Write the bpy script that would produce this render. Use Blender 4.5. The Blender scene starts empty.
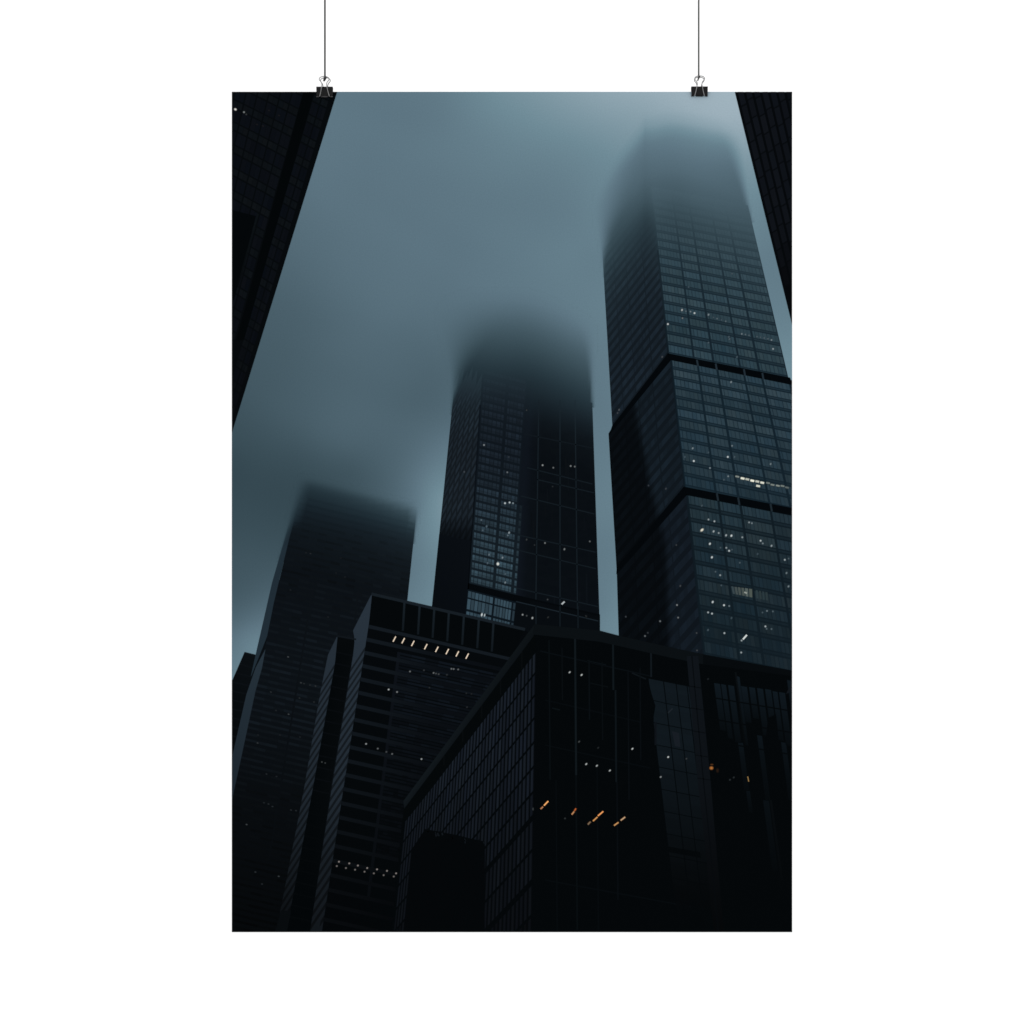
import bpy, bmesh, math, random
import numpy as np
from mathutils import Vector

random.seed(7)
scene = bpy.context.scene
col = scene.collection

# ------------------------------------------------------------------ scale
S = 0.00109                      # metres per unit of the layout (a 24 x 36 inch poster)
PX0, PX1, PY0, PY1 = 231.8, 792.15, 91.75, 932.15
E_PRINT = 1.295                   # light falling on the poster (albedo 1 -> this radiance)


def W(x, y, d=0.0):
    """layout point -> world; d = metres in front of the poster's paper"""
    return Vector(((x - 512) * S, -d, 1.5 + (512 - y) * S))


def lin(c):
    c = max(0.0, c) / 255.0
    return c / 12.92 if c <= 0.04045 else ((c + 0.055) / 1.055) ** 2.4


def mixc(a, b, t):
    return (a[0] + (b[0] - a[0]) * t, a[1] + (b[1] - a[1]) * t, a[2] + (b[2] - a[2]) * t)


def interp(x, xs, ys):
    if x <= xs[0]:
        return ys[0]
    for i in range(len(xs) - 1):
        if x <= xs[i + 1]:
            return ys[i] + (ys[i + 1] - ys[i]) * (x - xs[i]) / (xs[i + 1] - xs[i])
    return ys[-1]


def smooth(t):
    t = min(1.0, max(0.0, t))
    return t * t * (3 - 2 * t)


RG = [0, 8, 20, 30, 50, 75, 116, 138, 176, 255]
RR = [0, 4, 12.5, 19.5, 35, 56, 92.5, 110, 157, 240]
RB = [0, 10, 25, 37, 58, 84, 129, 150, 187, 255]


def tone(g):
    """the print's blue-grey ink ramp, keyed by its green value"""
    return (interp(g, RG, RR), g, interp(g, RG, RB))


# ------------------------------------------------------------------ printed cloud tones
CLOUD = [(336, 95, 119), (400, 95, 118), (440, 97, 121), (474, 100, 131), (500, 100, 139), (535, 98, 147), (570, 98, 154),
         (610, 98, 163), (660, 98, 170), (715, 97, 177), (735, 100, 178), (790, 95, 178),
         (320, 158, 117), (345, 134, 117), (400, 158, 117), (450, 158, 121), (500, 158, 126), (560, 158, 131), (610, 158, 138), (648, 125, 156),
         (690, 150, 163), (725, 118, 175), (745, 160, 152), (752, 200, 136), (690, 200, 152), (700, 250, 140),
         (305, 208, 111), (350, 208, 114), (400, 208, 115), (450, 208, 117), (500, 208, 119), (550, 208, 121), (574, 204, 124), (590, 208, 128), (625, 190, 140),
         (292, 258, 104), (340, 258, 111), (424, 254, 115), (470, 258, 117), (520, 258, 122), (570, 258, 126), (597, 258, 124), (762, 258, 124),
         (278, 318, 94), (304, 322, 96), (340, 318, 103), (400, 318, 109), (460, 318, 112), (520, 318, 117), (560, 318, 121), (600, 318, 126), (782, 318, 128), (790, 360, 138),
         (255, 378, 89), (300, 378, 94), (350, 378, 100), (400, 378, 100), (424, 402, 97), (440, 378, 98), (500, 370, 110), (560, 370, 116), (600, 378, 120),
         (238, 438, 78), (280, 438, 84), (320, 438, 92), (344, 442, 96), (370, 438, 99), (420, 438, 104), (443, 438, 112), (432, 470, 124), (602, 438, 121), (500, 440, 113),
         (235, 470, 71), (300, 465, 78), (350, 470, 84), (400, 465, 102),
         (244, 504, 74), (285, 504, 72), (320, 490, 76), (350, 480, 84), (400, 500, 104), (418, 505, 116), (438, 500, 143), (426, 510, 131),
         (240, 560, 84), (275, 545, 80), (425, 560, 125), (435, 540, 137), (603, 540, 122), (607, 520, 126),
         (236, 600, 91), (240, 622, 103), (262, 600, 98), (420, 590, 124), (430, 595, 133), (604, 605, 122), (615, 600, 131), (612, 625, 134),
         (240, 640, 120), (253, 640, 129), (235, 655, 122), (350, 600, 110), (500, 640, 125),
         (350, 900, 120), (790, 900, 120), (236, 900, 120), (600, 900, 120), (700, 700, 125)]


def fit_cloud():
    P = np.array(CLOUD, float)
    n = len(P)
    q = P[:, :2] / 100.0

    def ker(a, b):
        r2 = ((a[:, None, :] - b[None, :, :]) ** 2).sum(-1)
        return 0.5 * r2 * np.log(r2 + 1e-9)
    A = np.zeros((n + 3, n + 3))
    A[:n, :n] = ker(q, q) + np.eye(n) * 0.03
    A[:n, n] = 1
    A[:n, n + 1:] = q
    A[n, :n] = 1
    A[n + 1:, :n] = q.T
    sol = np.linalg.solve(A, np.concatenate([P[:, 2], [0, 0, 0]]))
    xs = np.arange(0, 114) * 5.0 + 230
    ys = np.arange(0, 170) * 5.0 + 90
    X, Y = np.meshgrid(xs, ys)
    e = np.stack([X.ravel(), Y.ravel()], 1) / 100.0
    G = ker(e, q) @ sol[:n] + sol[n] + e @ sol[n + 1:]
    xx, yy = X.ravel(), Y.ravel()                        # soft streaks and clots in the printed cloud
    for kx, ky, ph, am in ((.021, .043, .3, 1.1), (-.034, .055, 1.7, .9), (.06, .022, 4.1, .6), (.013, -.085, 2.2, .8), (.083, .071, 5.0, .45), (-.05, .11, .9, .5)):
        G = G + .3 * am * np.sin(kx * xx + ky * yy + ph + 1.3 * np.sin(.017 * xx - .023 * yy + ph))
    return G.reshape(X.shape)


GRID = fit_cloud().tolist()


def cloud_g(x, y):
    fx = min(max((x - 230) / 5.0, 0), 112.999)
    fy = min(max((y - 90) / 5.0, 0), 168.999)
    i, j = int(fx), int(fy)
    a, b = fx - i, fy - j
    r0, r1 = GRID[j], GRID[j + 1]
    return (r0[i] * (1 - a) + r0[i + 1] * a) * (1 - b) + (r1[i] * (1 - a) + r1[i + 1] * a) * b


def cloud(x, y):
    return tone(cloud_g(x, y))


# ------------------------------------------------------------------ ink: flat printed shapes
class Ink:
    """collects flat printed polygons (layout units), trims them to the sheet, links them as ONE mesh"""

    def __init__(self, level):
        self.z = 0.00002 + level * 0.00003
        self.v, self.f, self.c = [], [], []

    def poly(self, pts, c, sub=0):
        if callable(c):
            P = [(x, y) + tuple(c(x, y)) for x, y in pts]
        elif isinstance(c, list):
            P = [(p[0], p[1]) + tuple(k) for p, k in zip(pts, c)]
        else:
            P = [(x, y) + tuple(c) for x, y in pts]
        for ax, lim, sgn in ((0, PX0, 1), (0, PX1, -1), (1, PY0, 1), (1, PY1, -1)):
            if not P:
                return
            if all((p[ax] - lim) * sgn >= 0 for p in P):
                continue
            out = []
            for i in range(len(P)):
                a, b = P[i], P[(i + 1) % len(P)]
                da, db = (a[ax] - lim) * sgn, (b[ax] - lim) * sgn
                if da >= 0:
                    out.append(a)
                if (da >= 0) != (db >= 0):
                    t = da / (da - db)
                    out.append(tuple(a[k] + (b[k] - a[k]) * t for k in range(5)))
            P = out
        if len(P) < 3:
            return
        area = sum(P[i][0] * P[(i + 1) % len(P)][1] - P[(i + 1) % len(P)][0] * P[i][1] for i in range(len(P)))
        if abs(area) < 1e-4:
            return
        if area > 0:                                     # layout y runs down: keep faces towards the viewer
            P.reverse()
        n = len(self.v)
        d = self.z + sub * 0.000006
        for p in P:
            self.v.append(W(p[0], p[1], d))
            self.c.append((lin(p[2]) / E_PRINT, lin(p[3]) / E_PRINT, lin(p[4]) / E_PRINT, 1.0))
        self.f.append(tuple(range(n, n + len(P))))

    def line(self, a, b, w, c, sub=1, c2=None):
        dx, dy = b[0] - a[0], b[1] - a[1]
        L = math.hypot(dx, dy) or 1
        nx, ny = -dy / L * w / 2, dx / L * w / 2
        pts = [(a[0] + nx, a[1] + ny), (b[0] + nx, b[1] + ny), (b[0] - nx, b[1] - ny), (a[0] - nx, a[1] - ny)]
        if c2 is not None:
            c = [c, c2, c2, c]
        self.poly(pts, c, sub)

    def glow(self, x, y, bright, base, rx=1.5, ry=1.35, slant=0.0, tint=(226, 232, 230), sub=3):
        """a small lit window: bright middle easing into the wall colour"""
        if bright < .45:
            bright *= .78
        rx, ry = rx * .84, ry * .86
        c0 = mixc(base, tint, min(1.0, bright))
        c1 = mixc(base, tint, min(1.0, bright) * 0.72)
        k = 8
        ca, sa = math.cos(slant), math.sin(slant)

        def ring(f):
            r = []
            for i in range(k):
                t = 2 * math.pi * (i + .5) / k
                px, py = math.cos(t) * rx * f, math.sin(t) * ry * f
                r.append((x + px * ca - py * sa, y + px * sa + py * ca))
            return r
        r1, r2 = ring(0.62), ring(1.15)
        for i in range(k):
            j = (i + 1) % k
            self.poly([(x, y), r1[i], r1[j]], [c0, c1, c1], sub)
            self.poly([r1[i], r2[i], r2[j], r1[j]], [c1, base, base, c1], sub)

    def build(self, name, parent, label=None):
        me = bpy.data.meshes.new(name)
        me.from_pydata(self.v, [], self.f)
        at = me.color_attributes.new("ink", 'FLOAT_COLOR', 'POINT')
        at.data.foreach_set("color", [k for c in self.c for k in c])
        me.materials.append(M_INK)
        me.update()
        o = bpy.data.objects.new(name, me)
        col.objects.link(o)
        o.parent = parent
        if label:
            o["label"] = label
        return o


def homography(q):
    (x0, y0), (x1, y1), (x2, y2), (x3, y3) = q           # (0,0) (1,0) (1,1) (0,1)
    A = np.array([[x1 - x2, x3 - x2], [y1 - y2, y3 - y2]])
    b = np.array([x0 - x1 + x2 - x3, y0 - y1 + y2 - y3])
    g, h = np.linalg.solve(A, -b) if abs(np.linalg.det(A)) > 1e-9 else (0, 0)
    g, h = float(g), float(h)
    g, h = np.linalg.solve(np.array([[x1 - x2, x3 - x2], [y1 - y2, y3 - y2]]), np.array([x0 - x1 + x2 - x3, y0 - y1 + y2 - y3]))
    a, bb, c = x1 - x0 + g * x1, x3 - x0 + h * x3, x0
    d, e, f = y1 - y0 + g * y1, y3 - y0 + h * y3, y0

    def H(u, v):
        w = g * u + h * v + 1
        return ((a * u + bb * v + c) / w, (d * u + e * v + f) / w)
    return H


def cell(H, u0, u1, v0, v1):
    return [H(u0, v0), H(u1, v0), H(u1, v1), H(u0, v1)]


class SubInk:
    """a printed piece with a look of its own, kept as a child of its printed building"""

    def __init__(self):
        self.todo = []

    def start(self, name, like, label=None):
        k = Ink(0)
        k.z = like.z
        self.todo.append((k, name, label))
        return k

    def build(self, parent):
        for k, name, label in self.todo:
            k.build(name, parent, label)
        self.todo = []


SUB = SubInk()

# ------------------------------------------------------------------ materials
def new_mat(name):
    m = bpy.data.materials.new(name)
    m.use_nodes = True
    nt = m.node_tree
    b = nt.nodes["Principled BSDF"]
    return m, nt, b


def ink_material():
    m, nt, b = new_mat("printed_ink")
    at = nt.nodes.new("ShaderNodeAttribute")
    at.attribute_name = "ink"
    tc = nt.nodes.new("ShaderNodeTexCoord")
    n1 = nt.nodes.new("ShaderNodeTexNoise")              # grain of the printed photograph
    n1.inputs["Scale"].default_value = 700
    n1.inputs["Detail"].default_value = 2
    mr = nt.nodes.new("ShaderNodeMapRange")
    mr.inputs["From Min"].default_value = 0.25
    mr.inputs["From Max"].default_value = 0.75
    mr.inputs["To Min"].default_value = 0.95
    mr.inputs["To Max"].default_value = 1.05
    mul = nt.nodes.new("ShaderNodeVectorMath")
    mul.operation = 'SCALE'
    nt.links.new(tc.outputs["Object"], n1.inputs["Vector"])
    nt.links.new(n1.outputs["Fac"], mr.inputs["Value"])
    nt.links.new(at.outputs["Color"], mul.inputs[0])
    nt.links.new(mr.outputs["Result"], mul.inputs["Scale"])
    nt.links.new(mul.outputs["Vector"], b.inputs["Base Color"])
    b.inputs["Roughness"].default_value = 1.0
    b.inputs["Specular IOR Level"].default_value = 0.0
    return m


def plain(name, c, rough, metal=0.0, spec=0.5, noise=0.0, scale=200):
    m, nt, b = new_mat(name)
    b.inputs["Roughness"].default_value = rough
    b.inputs["Metallic"].default_value = metal
    b.inputs["Specular IOR Level"].default_value = spec
    tc = nt.nodes.new("ShaderNodeTexCoord")
    n = nt.nodes.new("ShaderNodeTexNoise")
    n.inputs["Scale"].default_value = scale
    n.inputs["Detail"].default_value = 3
    r = nt.nodes.new("ShaderNodeMix")
    r.data_type = 'RGBA'
    r.inputs["A"].default_value = [k * (1 - noise) for k in c] + [1]
    r.inputs["B"].default_value = [min(1, k * (1 + noise)) for k in c] + [1]
    nt.links.new(tc.outputs["Object"], n.inputs["Vector"])
    nt.links.new(n.outputs["Fac"], r.inputs["Factor"])
    nt.links.new(r.outputs["Result"], b.inputs["Base Color"])
    return m


M_INK = ink_material()
M_PAPER = plain("white_paper", (0.82, 0.82, 0.82), 0.9, spec=0.1, noise=0.03)
M_WALL = plain("white_wall_paint", (0.9, 0.9, 0.9), 0.9, spec=0.1, noise=0.02, scale=30)
M_BLACK = plain("black_coated_steel", (0.008, 0.008, 0.0083), 0.5, spec=0.07, noise=0.25)
M_EDGE = plain("lighter_black_coated_steel", (0.03, 0.029, 0.031), 0.45, spec=0.25, noise=0.25)  # paler black than the body, for the left clip's rolled jaw edges
M_WIRE = plain("nickel_plated_wire", (0.21, 0.21, 0.212), 0.3, metal=1.0, noise=0.1)
M_CORD = plain("grey_cord", (0.06, 0.06, 0.06), 0.85, spec=0.1, noise=0.25, scale=900)
M_KNOT = plain("dark_grey_cord", (0.035, 0.035, 0.036), 0.85, spec=0.1, noise=0.25, scale=900)

# ------------------------------------------------------------------ poster
poster = bpy.data.objects.new("poster", None)
col.objects.link(poster)
poster.location = (0, 0, 0)
poster["label"] = "tall dark poster of black skyscrapers rising into blue-grey fog, hung by its top edge"
poster["category"] = "poster"


def mesh_obj(name, bm, mat, parent=None, smooth_=False):
    me = bpy.data.meshes.new(name)
    bmesh.ops.recalc_face_normals(bm, faces=bm.faces[:])
    bm.to_mesh(me)
    bm.free()
    me.materials.append(mat)
    if smooth_:
        for p in me.polygons:
            p.use_smooth = True
    o = bpy.data.objects.new(name, me)
    col.objects.link(o)
    if parent:
        o.parent = parent
    return o


def bm_box(bm, x0, x1, y0, y1, z0, z1):
    vs = [bm.verts.new((x, y, z)) for x in (x0, x1) for y in (y0, y1) for z in (z0, z1)]
    for f in ((0, 1, 3, 2), (4, 6, 7, 5), (0, 4, 5, 1), (2, 3, 7, 6), (0, 2, 6, 4), (1, 5, 7, 3)):
        bm.faces.new([vs[i] for i in f])


bm = bmesh.new()
a, b = W(PX0, PY1), W(PX1, PY0)
bm_box(bm, a.x + .0002, b.x - .0002, 0.0, 0.0009, a.z + .0002, b.z - .0002)
paper = mesh_obj("paper_sheet", bm, M_PAPER, poster)

# ---- printed cloudy sky
ink = Ink(0)
gx = [PX0] + [235 + 5 * i for i in range(112)] + [PX1]
gy = [PY0] + [95 + 5 * i for i in range(118)]
for j in range(len(gy) - 1):
    for i in range(len(gx) - 1):
        ink.poly([(gx[i], gy[j]), (gx[i + 1], gy[j]), (gx[i + 1], gy[j + 1]), (gx[i], gy[j + 1])], cloud)
ink.poly([(PX0, gy[-1]), (PX1, gy[-1]), (PX1, PY1), (PX0, PY1)], (5, 8, 10))
ink.build("printed_sky", poster, "printed blue-grey foggy sky, palest at the top right")


# ------------------------------------------------------------------ fog swallowing the printed towers
def edge(d, w):
    return smooth(0.5 + d / (2 * w))


def fog_right(x, y):
    """printed fog over the tall tower: 1 = all cloud"""
    q = x - 645
    top = 133 + (.2 * q if q > 0 else -1.7 * q) + 12 * math.exp(-(q / 20.0) ** 2)
    V = interp(y - top - max(0, q - 35) * .23 * smooth((y - top - 12) / 40.0), [-32, -19, -12, -2, 8, 20, 30, 40, 54, 65, 76, 88, 108, 138, 190],
               [1, .92, .82, .71, .66, .61, .57, .51, .44, .36, .29, .225, .15, .08, .03])
    if y > 290:
        return V
    xl = 604.4 + 0.055 * (y - 285)
    wl = interp(y, [140, 180, 205, 230, 250, 270, 290], [34, 28, 21, 11, 5.5, 2.2, .6])
    sh = 0 if VEIL else interp(y, [245, 280], [0, 1.2])
    D = edge(x - xl - wl * .38 + wl * sh, wl)
    if y < 250:
        xr = 737.6 + 0.232 * (y - 160)
        wr = interp(y, [130, 160, 190, 215, 235], [14, 9, 5, 2.5, 1.0])
        sh = 0 if VEIL else interp(y, [190, 215], [0, 1.2])
        D *= edge(xr - x + wr * sh, wr)
    return 1 - (1 - V) * D


def fog_middle(x, y):
    dc = (math.sqrt((x - 515) ** 2 + 30 ** 2) - 30) * .55 if x > 515 else 0
    V = interp(y - 311 - dc, [-24, -11, 2, 13, 23, 34, 45, 56, 66, 77, 88, 104, 135],
               [1, .95, .85, .75, .66, .57, .47, .37, .28, .20, .13, .07, .02])
    D = 1.0
    if y < 432:
        xl = 452.8 - 0.1 * (y - 403)
        wl = interp(y, [310, 335, 350, 362, 378, 395, 412, 432], [46, 32, 22, 15, 8, 3.8, 1.6, 0.6])
        sh = 0 if VEIL else interp(y, [392, 412], [0, 1.2])
        D = edge(x - xl - wl * .2 + wl * sh, wl)
    if y < 420:
        xr = 591.2 + 0.034 * (y - 362)
        wr = interp(y, [305, 320, 335, 350, 370, 390, 406], [30, 17, 10, 6.5, 4, 2, 0.8])
        sh = 0 if VEIL else interp(y, [380, 402], [0, 1.2])
        D *= edge(xr - x - wr * .15 + wr * sh, wr)
    return 1 - (1 - V) * D


def fog_left(x, y):
    top = 481.5 + 0.255 * (x - 303.9)
    V = interp(y - top, [-8, -4, -1, 3, 8, 14, 22, 34, 52, 90], [1, .94, .82, .64, .51, .42, .30, .19, .10, .02])
    D = 1.0
    if y < 575:
        wl = interp(y, [470, 500, 530, 552, 575], [11, 9, 5, 2, 0.6])
        sh = 0 if VEIL else interp(y, [520, 550], [0, 1.2])
        D = edge(x - outL(y) - wl * .4 + wl * sh, wl)
    if y < 560:
        xr = 415.9 - 0.098 * (y - 520)
        wr = interp(y, [490, 515, 535, 555], [6, 4, 2, 0.6])
        sh = 0 if VEIL else interp(y, [512, 540], [0, 1.2])
        D *= edge(xr - x - wr * .1 + wr * sh, wr)
    return 1 - (1 - V) * D


VEIL = False


def fogged(fog):
    def paint(c):
        def f(x, y):
            k = fog(x, y)
            base = c(x, y) if callable(c) else c
            m = mixc(base, cloud(x, y), k)
            return mixc(m, tone(m[1]), min(1.0, k * 3))
        return f
    return paint


def veil(ink, fog, base, x0, x1, y0, y1, keep, step=2.5):
    global VEIL
    VEIL = True
    ny, nx = int((y1 - y0) / step), int((x1 - x0) / step)
    paint = fogged(fog)(base)
    for j in range(ny):
        for i in range(nx):
            xa, ya = x0 + i * step, y0 + j * step
            if not keep(xa, ya) or not keep(xa + step, ya) or not keep(xa, ya + step):
                continue
            pts = [(xa, ya), (xa + step, ya), (xa + step, ya + step), (xa, ya + step)]
            if min(fog(*p) for p in pts) > 0.995:
                continue
            ink.poly(pts, paint, 0)
    VEIL = False


def jitter(c, k):
    r = random.uniform(-k, k)
    t = random.uniform(-k, k) * 0.35
    return (max(0, c[0] + r + t), max(0, c[1] + r), max(0, c[2] + r - t))


# ------------------------------------------------------------------ printed tall tower (right, in three setbacks)
ink = Ink(2)
paintC = fogged(fog_right)


def veil_c(x, y):
    k = smooth((x - (645.5 + .1 * (y - 133)) + 8) / 16)
    f = smooth((y - 178) / 50.0)
    return mixc((24, 37, 46), mixc((18, 27, 34), (26, 41, 50), k), f)


veil(ink, fog_right, veil_c, 560, 775, 95, 300,
     lambda x, y: (y < 224 or x < 737.6 + .232 * (y - 160) - 4) and (y < 280 or x > 607))

plainC = lambda c: (c if callable(c) else (lambda x, y: c))
# right faces: floors of glass between dark double lines
secR = [
    dict(q=[(645.5, 133), (735.2, 151), (788.6, 379), (668, 355)], n=27, cols=[0, .215, .375, .60, .755, 1.0], per=[7, 5, 7, 5, 7],
         v0=0.30, base=(18, 31, 40), pane=(44, 62, 70), low=(43, 62, 71)),
    dict(q=[(670.6, 359.5), (744, 374.6), (770, 506), (684.3, 487.7)], n=12, cols=[0, .37, .63, 1.0, 1.24, 1.62, 1.9], per=[7, 5, 7, 5, 7, 5],
         v0=0, base=(19, 33, 42), pane=(46, 64, 74), low=(38, 54, 63)),
    dict(q=[(686.4, 494.2), (740, 505), (763.9, 669.5), (703.8, 657)], n=11, cols=[0, .595, 1.0, 1.57, 1.97, 2.4], per=[8, 5, 8, 5, 7],
         v0=0, base=(17, 28, 35), pane=(38, 54, 62), low=(25, 37, 44)),
]
for si, s in enumerate(secR):
    H = homography(s['q'])
    n = s['n']
    for j in range(n):
        va, vb = j / n, (j + 1) / n
        if vb < s['v0']:
            continue
        row = random.uniform(-2.5, 2.5)
        if si == 0:
            yc = H(.5, (va + vb) / 2)[1]
            K = smooth((yc - 192) / 100.0)
        else:
            K = 1.0
        for bi in range(len(s['cols']) - 1):
            ua, ub = s['cols'][bi], s['cols'][bi + 1]
            bay = random.uniform(-3, 3)
            hue = random.uniform(-1.6, 1.6)
            k = s['per'][bi]
            bc = mixc((26, 41, 50), s['base'], K)
            for p in range(k):
                ink.poly(cell(H, ua + (ub - ua) * p / k, ua + (ub - ua) * (p + 1) / k, va, vb), (paintC if si == 0 else plainC)(bc), 1)
            du = (ub - ua) / k
            gap = 0.06 * (ub - ua)
            for p in range(k):
                p0 = ua + p * du + (gap if p == 0 else 0)
                p1 = ua + (p + 1) * du - (gap * .6 if p == k - 1 else 0)
                f = (va + vb) / 2
                c = mixc(s['pane'], s['low'], f)
                c = jitter((c[0] + row + bay + hue, c[1] + row + bay, c[2] + row + bay - hue), 3.0)
                if si == 2:
                    c = mixc(c, (20, 30, 38), min(1, max(0, (ua - .6) * .25)))
                c = mixc((26, 41, 50), c, K)
                pc = paintC if si == 0 else plainC
                ink.poly(cell(H, p0, p1, va + (vb - va) * .04, va + (vb - va) * .69), pc(c), 2)
                if p < k - 1:
                    ink.poly(cell(H, p1 - du * .16, p1 + du * .04, va + (vb - va) * .04, va + (vb - va) * .69), pc(mixc(bc, c, random.uniform(.3, .75))), 2.5)
                d = mixc(bc, c, .42)
                ink.poly(cell(H, p0, p1, va + (vb - va) * .78, va + (vb - va) * .92), pc(d), 2)

ink.poly([(608.5, 433.6), (612.4, 427), (668, 354.6), (800, 382), (800, 700), (618, 700), (619, 640), (616.8, 573)], (10, 15, 20), 0)
# left faces: raking floors, darker, with a still darker reflection low down
secL = [
    dict(q=[(599, 193), (645.5, 133), (668, 354.6), (612.4, 427)], n=27, v0=.26, cols=[0, .2, .42, .60, .72, 1.0]),
    dict(q=[(608.5, 433.6), (670.6, 359.5), (684.3, 487.7), (617.2, 568)], n=12, v0=0, cols=[0, .25, .47, .7, 1.0]),
    dict(q=[(616.8, 573), (686.4, 494.2), (703.4, 653.5), (622, 745)], n=11, v0=0, cols=[0, .25, .5, .74, 1.0]),
]


def left_tone(si, x, y):
    if si == 0:
        return (20, 28, 36)
    bx = interp(y, [395, 480, 545, 660], [634, 650, 667, 671])
    t = smooth((x - bx + 5) / 8.0)
    lit = (19.5, 28, 35.5) if si == 1 else (18.5, 26, 34)
    return mixc((8, 12, 16), lit, t)


for si, s in enumerate(secL):
    H = homography(s['q'])
    n = s['n']
    for j in range(n):
        va, vb = j / n, (j + 1) / n
        if vb < s['v0']:
            continue
        for bi in range(len(s['cols']) - 1):
            ua, ub = s['cols'][bi], s['cols'][bi + 1]
            k = 5
            j0 = random.uniform(.93, 1.07)
            for p in range(k):
                p0, p1 = ua + (ub - ua) * p / k, ua + (ub - ua) * (p + 1) / k
                j1 = j0 * random.uniform(.92, 1.08)

                def dark(x, y, si=si):
                    c = left_tone(si, x, y)
                    return mixc(veil_c(x, y), tuple(q * (.78 if si == 0 else .82) for q in c), smooth((y - 208) / 80.0) if si == 0 else 1)

                def lite(x, y, si=si, j1=j1):
                    c = left_tone(si, x, y)
                    return mixc(veil_c(x, y), tuple(q * (1.12 if si == 0 else 1.06) * j1 for q in c), smooth((y - 208) / 80.0) if si == 0 else 1)
                pc = paintC if si == 0 else plainC
                ink.poly(cell(H, p0, p1, va, vb), pc(dark), 1)
                q0 = p0 + (ub - ua) * .05 if p == 0 else p0
                ink.poly(cell(H, q0, p1, va + (vb - va) * .12, va + (vb - va) * .66), pc(lite), 2)

# dark recessed bands between the setbacks
BAND = (4, 7, 10)
whole = ink
ink = SUB.start("dark_band", whole)
ink.poly([(667.5, 353.2), (790, 377.6), (793, 385.2), (670.8, 360.2)], BAND, 3)
ink.poly([(667.8, 353.2), (670.8, 360.2), (609.2, 435.2), (612.0, 426.0)], BAND, 3)
ink = SUB.start("dark_band", whole)
ink.poly([(683.6, 486.6), (795, 508.5), (795, 516), (686.6, 495.2)], BAND, 3)
ink.poly([(683.8, 486.6), (686.6, 495.2), (616.2, 574.5), (616.8, 566.8)], BAND, 3)
ink = whole
for x, y in ((697.4, 361.8), (716.2, 365.6), (744.4, 371.2), (762.8, 375)):
    ink.line((x - .5, y - 2), (x + .7, y + 4.6), 1.8, (33, 44, 52), 3.5)
for x, y in ((717.3, 496.2), (738.6, 500.4), (771, 506.8)):
    ink.line((x - .5, y - 3), (x + .9, y + 4.6), 1.9, (30, 40, 47), 3.5)
# crisp corner edges
for a, b in (((657.6, 250), (668, 354)), ((670.6, 360), (684.3, 487)), ((686.4, 494.5), (703.4, 653))):
    ink.line(a, b, 1.5, paintC((13, 22, 29))(*a), 3, paintC((13, 22, 29))(*b))

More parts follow.
